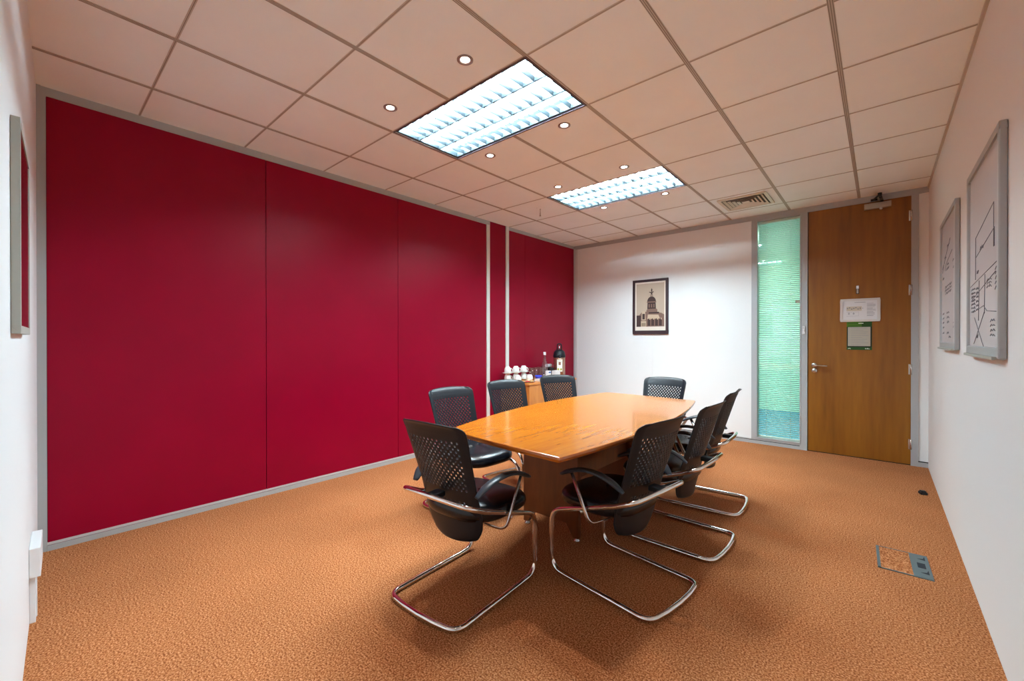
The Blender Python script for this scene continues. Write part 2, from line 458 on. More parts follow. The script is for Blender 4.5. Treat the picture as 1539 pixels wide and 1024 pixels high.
b.lathe([(.010, .010), (.010, .022), (.013, .024), (.013, .032), (0, .034)], (.228, YF-.002, .882), 'satin_steel', 16, 'y', -1)
b.build('thumb_turn', door)
b = MB(); b.box((.577, YF-.008, 1.690), (.601, YF-.002, 1.775), 'black_paint'); b.box((.579, YF-.012, 1.742), (.599, YF-.008, 1.773), 'white_plastic')
b.box((.581, YF-.011, 1.694), (.597, YF-.008, 1.738), 'satin_steel'); b.build('slide_indicator', door, bevel=.001)
dc = empty('door_closer', (.745, YF-.004, 2.54), 'silver overhead closer box with a black folding arm on top of the door', 'door closer')
b = MB(); b.box((.640, YF-.052, 2.535), (.846, YF-.003, 2.588), 'closer_silver'); loc(b.build('closer_body', bevel=.004), dc)
b = MB(); b.lathe([(.012, 0), (.012, .014), (.006, .018), (0, .018)], (.768, YF-.03, 2.535), 'white_plastic', 12, 'z', -1); loc(b.build('spindle_cap'), dc)
b = MB(); b.tube([(.775, YF-.028, 2.588), (.775, YF-.028, 2.606)], .014, 'black_paint', 12)
b.tube([(.775, YF-.028, 2.606), (.760, YF-.235, 2.610)], .5, 'black_paint', 8, flat=(.013, .006))
b.tube([(.760, YF-.235, 2.618), (.712, YF-.012, 2.628)], .5, 'black_paint', 8, flat=(.010, .006))
b.lathe([(0, -.016), (.016, -.016), (.016, .016), (0, .016)], (.760, YF-.235, 2.614), 'black_paint', 12)
b.box((.690, YF-.026, 2.616), (.742, YF-.010, 2.634), 'black_paint'); loc(b.build('folding_arm'), dc)

nb = empty('notice_frame', (.607, YF-.006, 1.405), 'white framed landscape notice sheet fixed to the door', 'notice')
b = MB(); fx0, fx1, fz0, fz1, fw = .449, .765, 1.403, 1.640, .022
for a, c in (((fx0, fz0), (fx1, fz0+fw)), ((fx0, fz1-fw), (fx1, fz1)), ((fx0, fz0+fw), (fx0+fw, fz1-fw)), ((fx1-fw, fz0+fw), (fx1, fz1-fw))):
    b.box((a[0], YF-.014, a[1]), (c[0], YF-.0025, c[1]), 'notice_frame')
loc(b.build('frame', bevel=.003), nb)
b = MB(); b.box((fx0+fw, YF-.006, fz0+fw), (fx1-fw, YF-.0025, fz1-fw), 'paper')
ly = YF-.0064
def rule(b, x0, x1, z, h, m, y=None):
    y = ly if y is None else y; b.box((x0, y, z-h/2), (x1, y+.0006, z+h/2), m)
rule(b, .565, .652, 1.602, .004, 'paper_print')
b.box((.500, ly, 1.515), (.622, ly+.0006, 1.560), 'paper_tan')
for k in range(7):
    rule(b, .503 + k*.017, .514 + k*.017, 1.541 + .008*sin(k*2.1), .011, 'paper_print', ly-.0003)
rule(b, .626, .634, 1.541, .006, 'paper_print')
for x in (.517, .555): b.box((x, ly, 1.478), (x+.006, ly+.0006, 1.498), 'paper_print'); rule(b, x-.008, x+.014, 1.486, .003, 'paper_print')
rule(b, .500, .598, 1.503, .0016, 'paper_print'); rule(b, .500, .598, 1.463, .0016, 'paper_print')
b.box((.597, ly, 1.463), (.598, ly+.0006, 1.503), 'paper_print')
for k, w in enumerate((.05, .066, .066, .06, .045, .068, .07, .05, .06, .06, .05)):
    rule(b, .663, .663+w, 1.588-k*.0125, .0042 if k % 3 else .0026, 'paper_print')
loc(b.build('printed_sheet'), nb)

pg = MB(); px0, px1, pz0, pz1 = .502, .703, 1.112, 1.402
pg.box((px0, YF-.005, pz0), (px1, YF-.0022, pz1), 'poster_green')
pl = YF-.0056
pg.box((px0, pl, 1.352), (px1-.08, pl+.0006, pz1), 'poster_lime')
pg.box((px0+.002, pl, 1.142), (px1-.002, pl+.0006, 1.350), 'poster_black')
pg.box((px0+.010, pl-.0005, 1.152), (px1-.012, pl, 1.348), 'poster_paper')
for k in range(10):
    z = 1.335 - k*.0188
    rule(pg, px0+.020, px0+.025, z, .005, 'paper_print', pl-.0009)
    rule(pg, px0+.034, px0+.034+(.13, .10, .138, .12, .14, .09, .13, .11, .138, .08)[k], z, .0028, 'paper_print', pl-.0009)
rule(pg, px0+.012, px0+.092, 1.386, .003, 'poster_green', pl-.0009); rule(pg, px0+.094, px0+.134, 1.386, .007, 'poster_white', pl-.0009)
rule(pg, px0+.014, px1-.02, 1.364, .003, 'poster_green', pl-.0009)
arc = [(px0+.022 + .010*cos(a), pl-.0004, 1.120 + .010*sin(a)) for a in [PI*k/8 for k in range(9)]]
pg.tube(arc, .0022, 'poster_white', 6); pg.tube([(px0+.022, pl-.0004, 1.121), (px0+.022, pl-.0004, 1.125)], .0022, 'poster_white', 6)
for k in range(6): pg.box((px1-.053 + k*.0065, pl-.0006, 1.121), (px1-.049 + k*.0065, pl+.0002, 1.127 + (.005 if k in (0, 2, 3) else 0)), 'poster_white')
tag(pg.build('door_poster'), 'green poster with a cream text panel on the door below the framed notice', 'poster')

sw = empty('light_switch', (.131, YF-.014, 1.32), 'small white rocker switch on the grey post left of the door', 'switch')
b = MB(); b.box((.117, YF-.024, 1.276), (.146, YF-.0142, 1.365), 'alu_pale'); loc(b.build('switch_plate', bevel=.002), sw)
b = MB(); b.box((.124, YF-.028, 1.304), (.138, YF-.024, 1.338), 'white_plastic'); loc(b.build('rocker', bevel=.0015), sw)

# corridor seen through the glazed strip
b = MB(); b.box((-3.2, YF+.02, -.05), (2.6, 6.2, -.001), 'carpet_blue'); struct(b.build('floor_corridor'), 'blue carpet beyond the glass', 'floor')
b = MB(); b.box((-3.2, 6.2, -.05), (2.6, 6.3, 2.8), 'corridor_wall'); struct(b.build('wall_corridor'), 'pale green corridor wall beyond the glass', 'wall')
b = MB(); b.box((-3.3, YF+.1, -.05), (-3.2, 6.3, 2.8), 'corridor_wall'); b.box((2.6, YF+.1, -.05), (2.7, 6.3, 2.8), 'corridor_wall'); struct(b.build('wall_corridor_ends'), 'end walls of the corridor', 'wall')
b = MB(); b.box((-3.2, YF+.1, 2.7), (2.6, 6.3, 2.8), 'corridor_ceiling'); struct(b.build('ceiling_corridor'), 'corridor ceiling beyond the glass', 'ceiling')
la = bpy.data.lights.new('corridor_lamp', 'AREA'); la.shape = 'RECTANGLE'; la.size = 3.4; la.size_y = .5; la.energy = 66; la.color = (.86, 1.0, .93)
lo = bpy.data.objects.new('corridor_lamp', la); C.objects.link(lo); lo.location = (-.7, 4.5, 2.68)

# ------------------------------------------------------------------ ceiling lights
def light_panel(y0, label):
    """recessed fluorescent panel, 1.2 x 0.6 m: housing, three tubes, louvre, dark reveal"""
    t = empty('fluorescent_panel', (-1.2, y0+.3, HC), label, 'ceiling light', 'recessed fluorescent panels')
    X0, X1, Y0, Y1 = -.590, .590, -.290, .290
    b = MB(); zt = .070
    b.box((X0, Y0, zt), (X1, Y1, zt+.008), 'housing_white')
    for a, c in (((X0, Y0), (X1, Y0+.006)), ((X0, Y1-.006), (X1, Y1)), ((X0, Y0), (X0+.006, Y1)), ((X1-.006, Y0), (X1, Y1))):
        b.box((a[0], a[1], .002), (c[0], c[1], zt), 'housing_white')
    b.build('housing', t)
    b = MB(); e = .011
    for a, c in (((-.6, -.3), (.6, -.3+e)), ((-.6, .3-e), (.6, .3)), ((-.6, -.3+e), (-.6+e, .3-e)), ((.6-e, -.3+e), (.6, .3-e))):
        b.box((a[0], a[1], -.004), (c[0], c[1], .004), 'fixture_edge')
    b.build('reveal_edge', t)
    b = MB()
    for k in range(4):                       # long V-shaped blades around the tubes
        y = -.277 + k*.554/3
        w = .009
        b.prism([(X0+.01, y-.004, .004), (X0+.01, y+.004, .004), (X0+.01, y+w, .026), (X0+.01, y-w, .026)], (1.16, 0, 0), 'louvre_metal')
    for k in range(15):                      # cross blades
        x = -.575 + k*1.15/14
        for r in range(3):
            ya, yb = -.277 + r*.554/3 + .006, -.277 + (r+1)*.554/3 - .006
            b.prism([(x-.0015, ya, .004), (x+.0015, ya, .004), (x+.007, ya, .030), (x-.007, ya, .030)], (0, yb-ya, 0), 'louvre_metal')
    b.build('louvre', t)
    for r in range(3):
        y = -.277 + (r+.5)*.554/3
        b = MB(); b.tube([(-.575, y, .044), (.575, y, .044)], .0125, 'tube_glow', 12); b.build('fluorescent_tube', t)
    return t
light_panel(-.6, 'large square-celled fluorescent ceiling panel over the near end of the table')
light_panel(1.2, 'smaller-looking fluorescent ceiling panel farther off, over the far end of the table')

DL = [(-.857, -.782, 'round downlight before the near light panel, towards the whiteboard side'),
      (-1.544, -.782, 'round downlight before the near light panel, towards the red wall'),
      (-.848, .115, 'round downlight just beyond the near light panel, towards the whiteboard side'),
      (-1.553, .122, 'round downlight just beyond the near light panel, towards the red wall'),
      (-.858, 1.02, 'round downlight before the far light panel, towards the whiteboard side'),
      (-1.542, 1.036, 'round downlight before the far light panel, towards the red wall'),
      (-.848, 1.89, 'round downlight beyond the far light panel, towards the door side'),
      (-1.526, 1.888, 'round downlight beyond the far light panel, towards the red wall')]
def downlight():
    t = empty('downlight', (0, 0, HC), '', 'downlight', 'small recessed ceiling downlights')
    b = MB(); b.lathe([(.042, .0), (.042, -.004), (.037, -.006), (.029, -.005), (.023, -.001)], (0, 0, 0), 'ring_metal', 28); b.build('trim_ring', t)
    b = MB(); b.lathe([(0, -.0035), (.016, -.0032), (.0235, -.001)], (0, 0, 0), 'bulb_glow', 24); b.build('bulb', t)
    return t
d0 = downlight()
for i, (x, y, lab) in enumerate(DL):
    if i == 0: d0.location = (x, y, HC); d0['label'] = lab
    else: dup(d0, (x, y, HC), 0, lab)
    sp = bpy.data.lights.new('downlight_lamp', 'SPOT'); sp.energy = 26; sp.spot_size = math.radians(95); sp.spot_blend = .8
    sp.shadow_soft_size = .02; sp.color = (1, .96, .88)
    so = bpy.data.objects.new('downlight_lamp', sp); C.objects.link(so); so.location = (x, y, HC-.03)

# air diffuser
vt = empty('ceiling_vent', (-.30, 2.685, HC), 'square stepped air diffuser in the ceiling near the door', 'air vent')
b = MB(); S = .225
def ring(b, s, w, z0, z1, m):
    for a, c in (((-s, -s), (s, -s+w)), ((-s, s-w), (s, s)), ((-s, -s+w), (-s+w, s-w)), ((s-w, -s+w), (s, s-w))):
        b.box((a[0], a[1], z0), (c[0], c[1], z1), m)
ring(b, S, .030, -.012, .0, 'vent_paint'); b.build('outer_frame', vt, bevel=.003)
b = MB(); b.box((-S+.03, -S+.03, -.0015), (S-.03, S-.03, -.0005), 'vent_dark'); b.build('duct_throat', vt)
b = MB()
for k, s in enumerate((.182, .146, .110, .074)):
    for q in range(4):
        R = Matrix.Rotation(q*PI/2, 3, 'Z')
        pts = [(-s, -s, -.013), (s, -s, -.013), (s-.022, -s+.022, -.0025), (-s+.022, -s+.022, -.0025)]
        P = [R @ Vector(p_) for p_ in pts]; b.prism(P, (0, 0, .0018), 'vent_paint')
b.box((-.034, -.034, -.011), (.034, .034, -.008), 'vent_paint')
b.build('louvre_cone', vt)

# sprinkler / hook with drop rod
hk = empty('ceiling_hook', (-2.066, 1.445, HC), 'small round ceiling plate with a thin drop rod near the red wall', 'ceiling fitting')
b = MB(); b.lathe([(0, -.008), (.035, -.007), (.045, -.003), (.045, 0)], (0, 0, 0), 'ceiling_tile', 24); b.build('plate', hk)
b = MB(); b.tube([(0, 0, -.006), (0, 0, -.085)], .0045, 'satin_steel', 8); b.lathe([(0, -.09), (.010, -.088), (.010, -.083), (0, -.083)], (0, 0, 0), 'satin_steel', 12); b.build('drop_rod', hk)

# ------------------------------------------------------------------ table
NL, NR, FR, FL = (-.975, -.790), (-.221, -.847), (-.327, 1.170), (-1.108, 1.192)
def bowed(a, c, bulge, n=24):
    a, c = Vector(a), Vector(c); dd = (c-a).normalized(); nn = Vector((dd.y, -dd.x)); out = []
    for k in range(n+1):
        t = k/n; out.append(a.lerp(c, t) + nn*(bulge*4*t*(1-t)))
    return out
outl = bowed(NR, FR, .103)[:-1] + bowed(FR, FL, .012, 6)[:-1] + bowed(FL, NL, .128)[:-1] + bowed(NL, NR, .012, 6)[:-1]
cen = Vector((-.657, .18))
tb = empty('conference_table', (-.657, .18, 0), 'long boat-shaped polished orange wood conference table', 'table')
def inset(pts, d):
    n = len(pts); out = []
    for i in range(n):
        e1 = (pts[i]-pts[i-1]).normalized(); e2 = (pts[(i+1) % n]-pts[i]).normalized()
        n1 = Vector((-e1.y, e1.x)); n2 = Vector((-e2.y, e2.x)); m_ = (n1+n2).normalized(); out.append(pts[i] + m_*(d/max(.4, m_.dot(n1))))
    return out
TZ = .740
b = MB(); lay = [(inset(outl, .004), TZ), (inset(outl, .0015), TZ-.0015), (outl, TZ-.004), (outl, TZ-.012), (inset(outl, .012), TZ-.027), (inset(outl, .05), TZ-.030)]
n = len(outl)
b.add([(p_.x, p_.y, TZ) for p_ in lay[0][0]], [tuple(range(n))], 'table_wood')
for (pa, za), (pb, zb) in zip(lay[:-1], lay[1:]):
    vs = [(p_.x, p_.y, za) for p_ in pa] + [(p_.x, p_.y, zb) for p_ in pb]
    b.add(vs, [(i, (i+1) % n, n+(i+1) % n, n+i) for i in range(n)], 'table_edge', False)
b.add([(p_.x, p_.y, TZ-.030) for p_ in lay[-1][0]], [tuple(range(n))], 'table_edge')
loc(b.build('tabletop'), tb)
def pedestal(x0, x1, y, th):
    """end panel with an arched bottom standing on two feet"""
    b = MB(); zt = TZ-.030
    pts = [(x0, y, .018), (x0+.035, y, .018), (x0+.085, y, .095), (x1-.085, y, .095), (x1-.035, y, .018), (x1, y, .018), (x1, y, zt), (x0, y, zt)]
    b.prism(pts, (0, th, 0), 'base_wood'); ob = loc(b.build('pedestal_panel', bevel=.002), tb)
    for x in (x0+.018, x1-.018):
        g = MB(); g.lathe([(0, 0), (.019, 0), (.019, .006), (.012, .010), (.012, .019)], (x, y+th/2, 0), 'satin_steel', 16)
        o2 = g.build('glide', ob)
        o2.matrix_parent_inverse = Matrix.Translation(tb.location).inverted() @ Matrix.Identity(4)
        o2.matrix_parent_inverse = (Matrix.Translation(tb.location) @ ob.matrix_parent_inverse @ Matrix.Translation(ob.location)).inverted()
pedestal(-1.022, -.600, -.107, .036)
pedestal(-1.040, -.560, .60, .036)
b = MB(); b.box((-.660, -.071, .365), (-.632, .60, TZ-.030), 'base_wood'); loc(b.build('modesty_panel', bevel=.002), tb)

# ------------------------------------------------------------------ chairs
def back_surface(u, z):
    """u in -1..1 across, z height -> (x, y) of the shell; y forward from the rear of the sled"""
    zs = [(.28, .212), (.34, .205), (.40, .193), (.48, .172), (.56, .148), (.66, .116), (.76, .084), (.80, .071), (.825, .058), (.845, .036)]
    ws = [(.28, .125), (.29, .142), (.31, .160), (.34, .176), (.38, .184), (.44, .186), (.54, .186), (.66, .195), (.78, .205), (.815, .206), (.83, .201), (.838, .191), (.845, .173)]
    def it(tab):
        if z <= tab[0][0]: return tab[0][1]
        for (a, va), (c, vc) in zip(tab[:-1], tab[1:]):
            if z <= c: return va + (vc-va)*(z-a)/(c-a)
        return tab[-1][1]
    w = it(ws); y = it(zs)
    return w*u, y + .030*u*u + (.006 if abs(u) > .93 else 0), z + (.010*(1-u*u) if z > .82 else (-.010*(1-u*u) if z < .30 else 0))

def make_back():
    # checkerboard of half-pitch cells; every other cell of the two fields is pierced
    NU = 29; us = [-1 + 2*i/NU for i in range(NU+1)]
    us = [-1, -.965] + us[1:-1] + [.965, 1]
    zlow = [.28, .29, .305, .325, .347, .365] + [.380 + .0143*k for k in range(1, 8)]        # lower field .380..
    zmid = [.505, .518]
    zup = [.530 + .0145*k for k in range(0, 18)]
    ztop = [.790, .802, .814, .824, .832, .839, .845]
    zs = sorted(set([.28, .29, .305, .325, .347, .365, .380] + zlow + zmid + zup + ztop))
    V = []; F = []; idx = {}
    def vid(u, z):
        k = (round(u, 5), round(z, 5))
        if k not in idx: idx[k] = len(V); V.append(back_surface(u, z))
        return idx[k]
    for j in range(len(zs)-1):
        z0, z1 = zs[j], zs[j+1]; zc = (z0+z1)/2
        up = .531 < zc < .775; low = .381 < zc < .479
        for i in range(len(us)-1):
            u0, u1 = us[i], us[i+1]; uc = (u0+u1)/2
            q = [vid(u0, z0), vid(u1, z0), vid(u1, z1), vid(u0, z1)]
            lim = .80 if up else .66
            if (up or low) and abs(uc) < lim and (i + j) % 2 == 0:
                du, dz = (u1-u0)*.36, (z1-z0)*.36
                ring_ = [(uc-du, zc-dz*.5), (uc-du*.5, zc-dz), (uc+du*.5, zc-dz), (uc+du, zc-dz*.5), (uc+du, zc+dz*.5), (uc+du*.5, zc+dz), (uc-du*.5, zc+dz), (uc-du, zc+dz*.5)]
                r8 = []
                for (uu, z_) in ring_:
                    V.append(back_surface(uu, z_)); r8.append(len(V)-1)
                F += [(q[0], q[1], r8[2], r8[1]), (q[1], r8[3], r8[2]), (q[1], q[2], r8[4], r8[3]), (q[2], r8[5], r8[4]),
                      (q[2], q[3], r8[6], r8[5]), (q[3], r8[7], r8[6]), (q[3], q[0], r8[0], r8[7]), (q[0], r8[1], r8[0])]
            else: F.append(tuple(q))
    b = MB(); b.add(V, F, 'black_plastic', True)
    return b

OFF = .30                                             # chair origin lies under the seat
def sh(pts): return [(p_[0], p_[1]-OFF, p_[2]) for p_ in pts]
def make_chair(label):
    t = empty('cantilever_chair', (0, 0, 0), label, 'chair', 'black cantilever chairs round the conference table')
    # frame: one closed chrome loop, floor sled -> uprights -> seat rails -> hoop behind the back
    half = [(.0, .006, .0125), (.10, .010, .0125), (.222, .026, .0125), (.220, .600, .0125), (.218, .604, .318), (.220, .20, .455), (.224, .098, .500), (.0, .078, .512)]
    rd = [0, .3, .075, .075, .095, 0, .13, 0]
    full = half[:-1] + [half[-1]] + [(-x, y, z) for x, y, z in half[-2:0:-1]]
    rr = rd[:-1] + [rd[-1]] + rd[-2:0:-1]
    b = MB(); b.tube(sh(fillet(full, rr, True, 9)), .0125, 'chrome', 12, closed=True); b.build('frame', t)
    b = MB(); b.tube(sh([(-.22, .40, .372), (.22, .40, .372)]), .011, 'chrome', 10); b.tube(sh([(-.22, .24, .438), (.22, .24, .438)]), .010, 'black_plastic', 8)
    b.build('seat_bracket', t)
    # backrest
    bk = make_back(); bk.v = sh(bk.v)
    ob = bk.build('backrest', t, solid=.0045)
    b = MB(); b.box(*sh([(-.028, .085, .496), (.028, .152, .522)]), 'black_plastic'); b.build('back_mount', t, bevel=.006)
    # seat cushion: rings of a superellipse between bottom and top
    b = MB(); rings = []; NS = 40
    for sc, z in ((.70, .372), (.90, .374), (.975, .388), (1.0, .408), (.985, .428), (.93, .444), (.80, .453), (.5, .457), (.12, .458)):
        rg = []
        for k in range(NS):
            a = 2*PI*k/NS; c_, s_ = cos(a), sin(a)
            e = .62
            x = math.copysign(abs(c_)**e, c_); y = math.copysign(abs(s_)**e, s_)
            wx = .232 if y > -.2 else .232 - .03*(-y-.2)
            zz_ = z - (.028*max(0, y*sc-.35)**1.5 if z > .38 else 0) + (.012 if y < -.6 and z > .42 else 0)
            rg.append((x*wx*sc, .392 + y*.215*sc, zz_ + .0))
        rings.append(rg)
    vs = [p_ for rg in rings for p_ in rg]; fs = []
    for i in range(len(rings)-1):
        for k in range(NS): fs.append((i*NS+k, i*NS+(k+1) % NS, (i+1)*NS+(k+1) % NS, (i+1)*NS+k))
    fs.append(tuple(range(NS))[::-1]); fs.append(tuple((len(rings)-1)*NS + k for k in range(NS)))
    b.add(sh(vs), fs, 'black_leather', True); b.build('seat', t)
    for s in (-1, 1):
        b = MB()
        path = spline([(s*.205, .166, .520), (s*.222, .215, .560), (s*.236, .275, .585), (s*.244, .34, .592), (s*.247, .405, .582), (s*.247, .46, .562), (s*.245, .505, .540)], 5)
        m_ = len(path); rad = [.55 + .45*min(1, i/4) if i < 5 else (1 - .35*max(0, (i-(m_-5))/4) if i > m_-6 else 1) for i in range(m_)]
        b.tube(sh(path), 1, 'arm_plastic', 14, flat=(.026, .011), up=(0, 0, 1), radii=rad); arm = b.build('armrest', t)
        b = MB()
        pth = fillet([(s*.246, .442, .562), (s*.240, .332, .330), (s*.13, .27, .362)], [0, .04, 0])
        b.tube(sh(pth), 1, 'strut_steel', 10, flat=(.004, .011), up=(0, 1, .4)); b.build('arm_strut', arm)
    return t

CH = [  # rear-of-sled centre (x, y), facing angle, label
  (-.768, -1.155, 93.5, 'black perforated-back chair at the near end of the table, seen from behind'),
  (.081, -.314, 172, 'black chair nearest the viewer on the right long side of the table'),
  (.110, .387, 179, 'black chair in the middle of the three on the right long side of the table'),
  (.040, 1.125, 184, 'black chair farthest back on the right long side, turned almost edge-on'),
  (-.790, 1.840, 268, 'black chair at the far end of the table, facing the viewer'),
  (-1.790, -.150, -4, 'black chair nearest the viewer on the red wall side of the table'),
  (-1.850, .560, -12, 'black chair in the middle of the three on the red wall side'),
  (-1.800, 1.310, -24, 'black chair farthest back on the red wall side, in front of the cabinet'),
]
ch0 = None
for (x, y, a, lab) in CH:
    r = math.radians(a); f = Vector((cos(r), sin(r), 0)); L3 = Vector((x, y, 0)) + f*OFF
    if ch0 is None:
        ch0 = make_chair(lab); ch0.location = L3; ch0.rotation_euler = (0, 0, r-PI/2)
    else: dup(ch0, L3, r-PI/2, lab)

# ------------------------------------------------------------------ cabinet and what stands on it
CX0, CX1, CY0, CY1, CZ = XL+.012, -2.37, 1.632, 2.660, .690
cb = empty('side_cabinet', ((CX0+CX1)/2, (CY0+CY1)/2, 0), 'low orange wood side cabinet against the red wall in the far corner', 'cabinet')
b = MB(); b.box((CX0, CY0+.008, .06), (CX1-.028, CY1-.008, CZ-.022), 'cabinet_wood'); b.box((CX0+.02, CY0+.03, 0), (CX1-.06, CY1-.03, .06), 'base_wood'); loc(b.build('carcass', bevel=.001), cb)
b = MB(); b.box((CX0-.006, CY0-.006, CZ-.022), (CX1, CY1+.006, CZ), 'cabinet_wood'); loc(b.build('cabinet_top', bevel=.003), cb)
for ya, yb, yk in ((CY0+.010, (CY0+CY1)/2-.002, (CY0+CY1)/2-.04), ((CY0+CY1)/2+.002, CY1-.010, (CY0+CY1)/2+.04)):
    b = MB(); b.box((CX1-.027, ya, .065), (CX1-.009, yb, CZ-.026), 'cabinet_wood'); dr = loc(b.build('door', bevel=.001), cb)
    k = MB(); k.tube(fillet([(CX1-.009, yk, .50), (CX1+.018, yk, .50), (CX1+.018, yk, .60), (CX1-.009, yk, .60)], .01), .005, 'satin_steel', 8)
    o2 = k.build('handle', dr); o2.matrix_parent_inverse = Matrix.Translation(cb.location).inverted() @ Matrix.Identity(4)
    o2.matrix_parent_inverse = Matrix.Identity(4)

cup_prof = [(0, .003), (.020, .003), (.022, 0), (.025, 0), (.027, .005), (.037, .018), (.0425, .040), (.0440, .080), (.0420, .080), (.0400, .040), (.034, .020), (.022, .008), (0, .007)]
sau_prof = [(0, 0), (.030, 0), (.034, .003), (.052, .009), (.069, .016), (.0695, .018), (.052, .0115), (.033, .0055), (0, .005)]
def cup(x, y, z, down, rz, label):
    e = empty('teacup', (x, y, z), label, 'cup', 'white teacups on the side cabinet', rz)
    b = MB(); b.lathe(cup_prof if not down else [(r_, .080-h_) for r_, h_ in cup_prof], (0, 0, 0), 'china', 24); b.build('bowl', e)
    b = MB(); hz = (lambda h_: .080-h_) if down else (lambda h_: h_)
    b.tube(spline([(.038, 0, hz(.066)), (.056, 0, hz(.064)), (.062, 0, hz(.046)), (.052, 0, hz(.028)), (.034, 0, hz(.022))], 5), .0042, 'china', 8); b.build('handle', e)
    return e
def saucer(x, y, z, label):
    b = MB(); b.lathe(sau_prof, (x, y, z), 'china', 28)
    return tag(b.build('saucer', origin=(x, y, z)), label, 'saucer', 'white saucers on the side cabinet')
where = ['nearest the viewer', 'in the middle', 'nearest the glasses']
for i, (x, y) in enumerate(((-2.765, 1.687), (-2.760, 1.842), (-2.755, 1.992))):
    z = CZ
    saucer(x, y, z, 'bottom white saucer of the cup stack %s' % where[i])
    cup(x, y, z+.0135, True, 1.1, 'lower upturned white cup of the cup stack %s' % where[i])
    saucer(x, y, z+.0937, 'upper white saucer of the cup stack %s' % where[i])
    cup(x, y, z+.1072, True, .9 - .3*i, 'top upturned white cup of the cup stack %s' % where[i])
cup(-2.620, 1.718, CZ+.0, True, 2.2, 'single upturned white cup standing before the middle cup stack')
cup(-2.620, 1.947, CZ+.0, True, 2.6, 'single upturned white cup standing behind the biscuit plate')
# plate of biscuits
BX, BY = -2.490, 1.760
b = MB(); b.lathe([(0, 0), (.055, 0), (.062, .004), (.084, .014), (.085, .016), (.062, .007), (0, .006)], (BX, BY, CZ), 'china', 32)
b.lathe([(.0845, .0135), (.0865, .0155), (.0835, .0165)], (BX, BY, CZ), 'plate_blue', 32)
tag(b.build('biscuit_plate', origin=(BX, BY, CZ)), 'blue-rimmed white plate of biscuits at the front of the cabinet', 'plate')
bis = [('biscuit', -.045, -.035, 0, 'round golden biscuit nearest the viewer on the plate'), ('wrapper_red', .018, -.040, 0, 'red wrapped biscuit on the plate'), ('biscuit_pale', -.045, .022, 0, 'pale round biscuit on the wall side of the plate'),
       ('wrapper_gold', .048, .010, 0, 'gold wrapped biscuit on the plate'), ('biscuit', .010, .048, 0, 'round golden biscuit on the far side of the plate'), ('biscuit_pale', -.005, .004, .016, 'pale round biscuit on top of the heap on the plate')]
for k, (m_, dx, dy, dz, lab) in enumerate(bis):
    b = MB()
    if 'wrapper' in m_: b.box((-.022, -.009, 0), (.022, .009, .014), m_); b.tube([(-.030, 0, .007), (-.022, 0, .007)], 1, m_, 8, flat=(.009, .002)); b.tube([(.022, 0, .007), (.030, 0, .007)], 1, m_, 8, flat=(.009, .002))
    else: b.lathe([(0, 0), (.024, .0), (.026, .004), (.024, .009), (.015, .012), (0, .013)], (0, 0, 0), m_, 18)
    o = b.build('biscuit', bevel=.002 if 'wrapper' in m_ else 0); o.location = (BX+dx, BY+dy, CZ+.009+dz); o.rotation_euler = (.08*(k % 3 - 1), .06, .4+k*.7)
    tag(o, lab, 'biscuit', 'biscuits on the plate')
# tumblers
def tumbler(x, y, lab):
    b = MB(); b.lathe([(0, 0), (.026, 0), (.029, .004), (.034, .150), (.0322, .150), (.0272, .010), (0, .008)], (0, 0, 0), 'glass_clear', 20)
    o = b.build('tumbler'); o.location = (x, y, CZ); return tag(o, lab, 'glass', 'clear tumblers on the side cabinet')
for rn, x, y0 in (('back', -2.790, 2.175), ('front', -2.705, 2.105)):
    for k in range(4):
        tumbler(x, y0 + .095*k, 'clear tumbler in the %s row, %s' % (rn, ['next to the cups', 'second from the cups', 'third from the cups', 'farthest from the cups'][k]))
b = MB(); b.lathe([(0, 0), (.030, 0), (.034, .006), (.048, .045), (.050, .060), (.047, .060), (.043, .043), (.030, .010), (0, .008)], (-2.595, 2.105, CZ), 'glass_blue', 24)
tag(b.build('glass_bowl', origin=(-2.595, 2.105, CZ)), 'small cobalt blue bowl in front of the tumblers', 'bowl')
b = MB(); b.box((-2.53, 1.930, CZ), (-2.43, 2.030, CZ+.030), 'paper'); tag(b.build('napkin_stack', bevel=.004), 'stack of white paper napkins beside the biscuit plate', 'napkins')
# glass bottle
bo = empty('glass_bottle', (-2.598, 2.240, CZ), 'clear glass water bottle with a white cap in front of the tumblers', 'bottle')
b = MB(); b.lathe([(0, 0), (.038, 0), (.044, .006), (.044, .150), (.039, .190), (.024, .255), (.0165, .295), (.0155, .335), (.0130, .335), (.0140, .295), (.021, .253), (.036, .188), (.041, .148), (.041, .010), (0, .008)], (0, 0, 0), 'glass_clear', 24); b.build('bottle_body', bo)
b = MB(); b.lathe([(.0170, .322), (.0175, .324), (.0175, .360), (.015, .363), (0, .363)], (0, 0, 0), 'cap_white', 20); b.build('cap', bo)
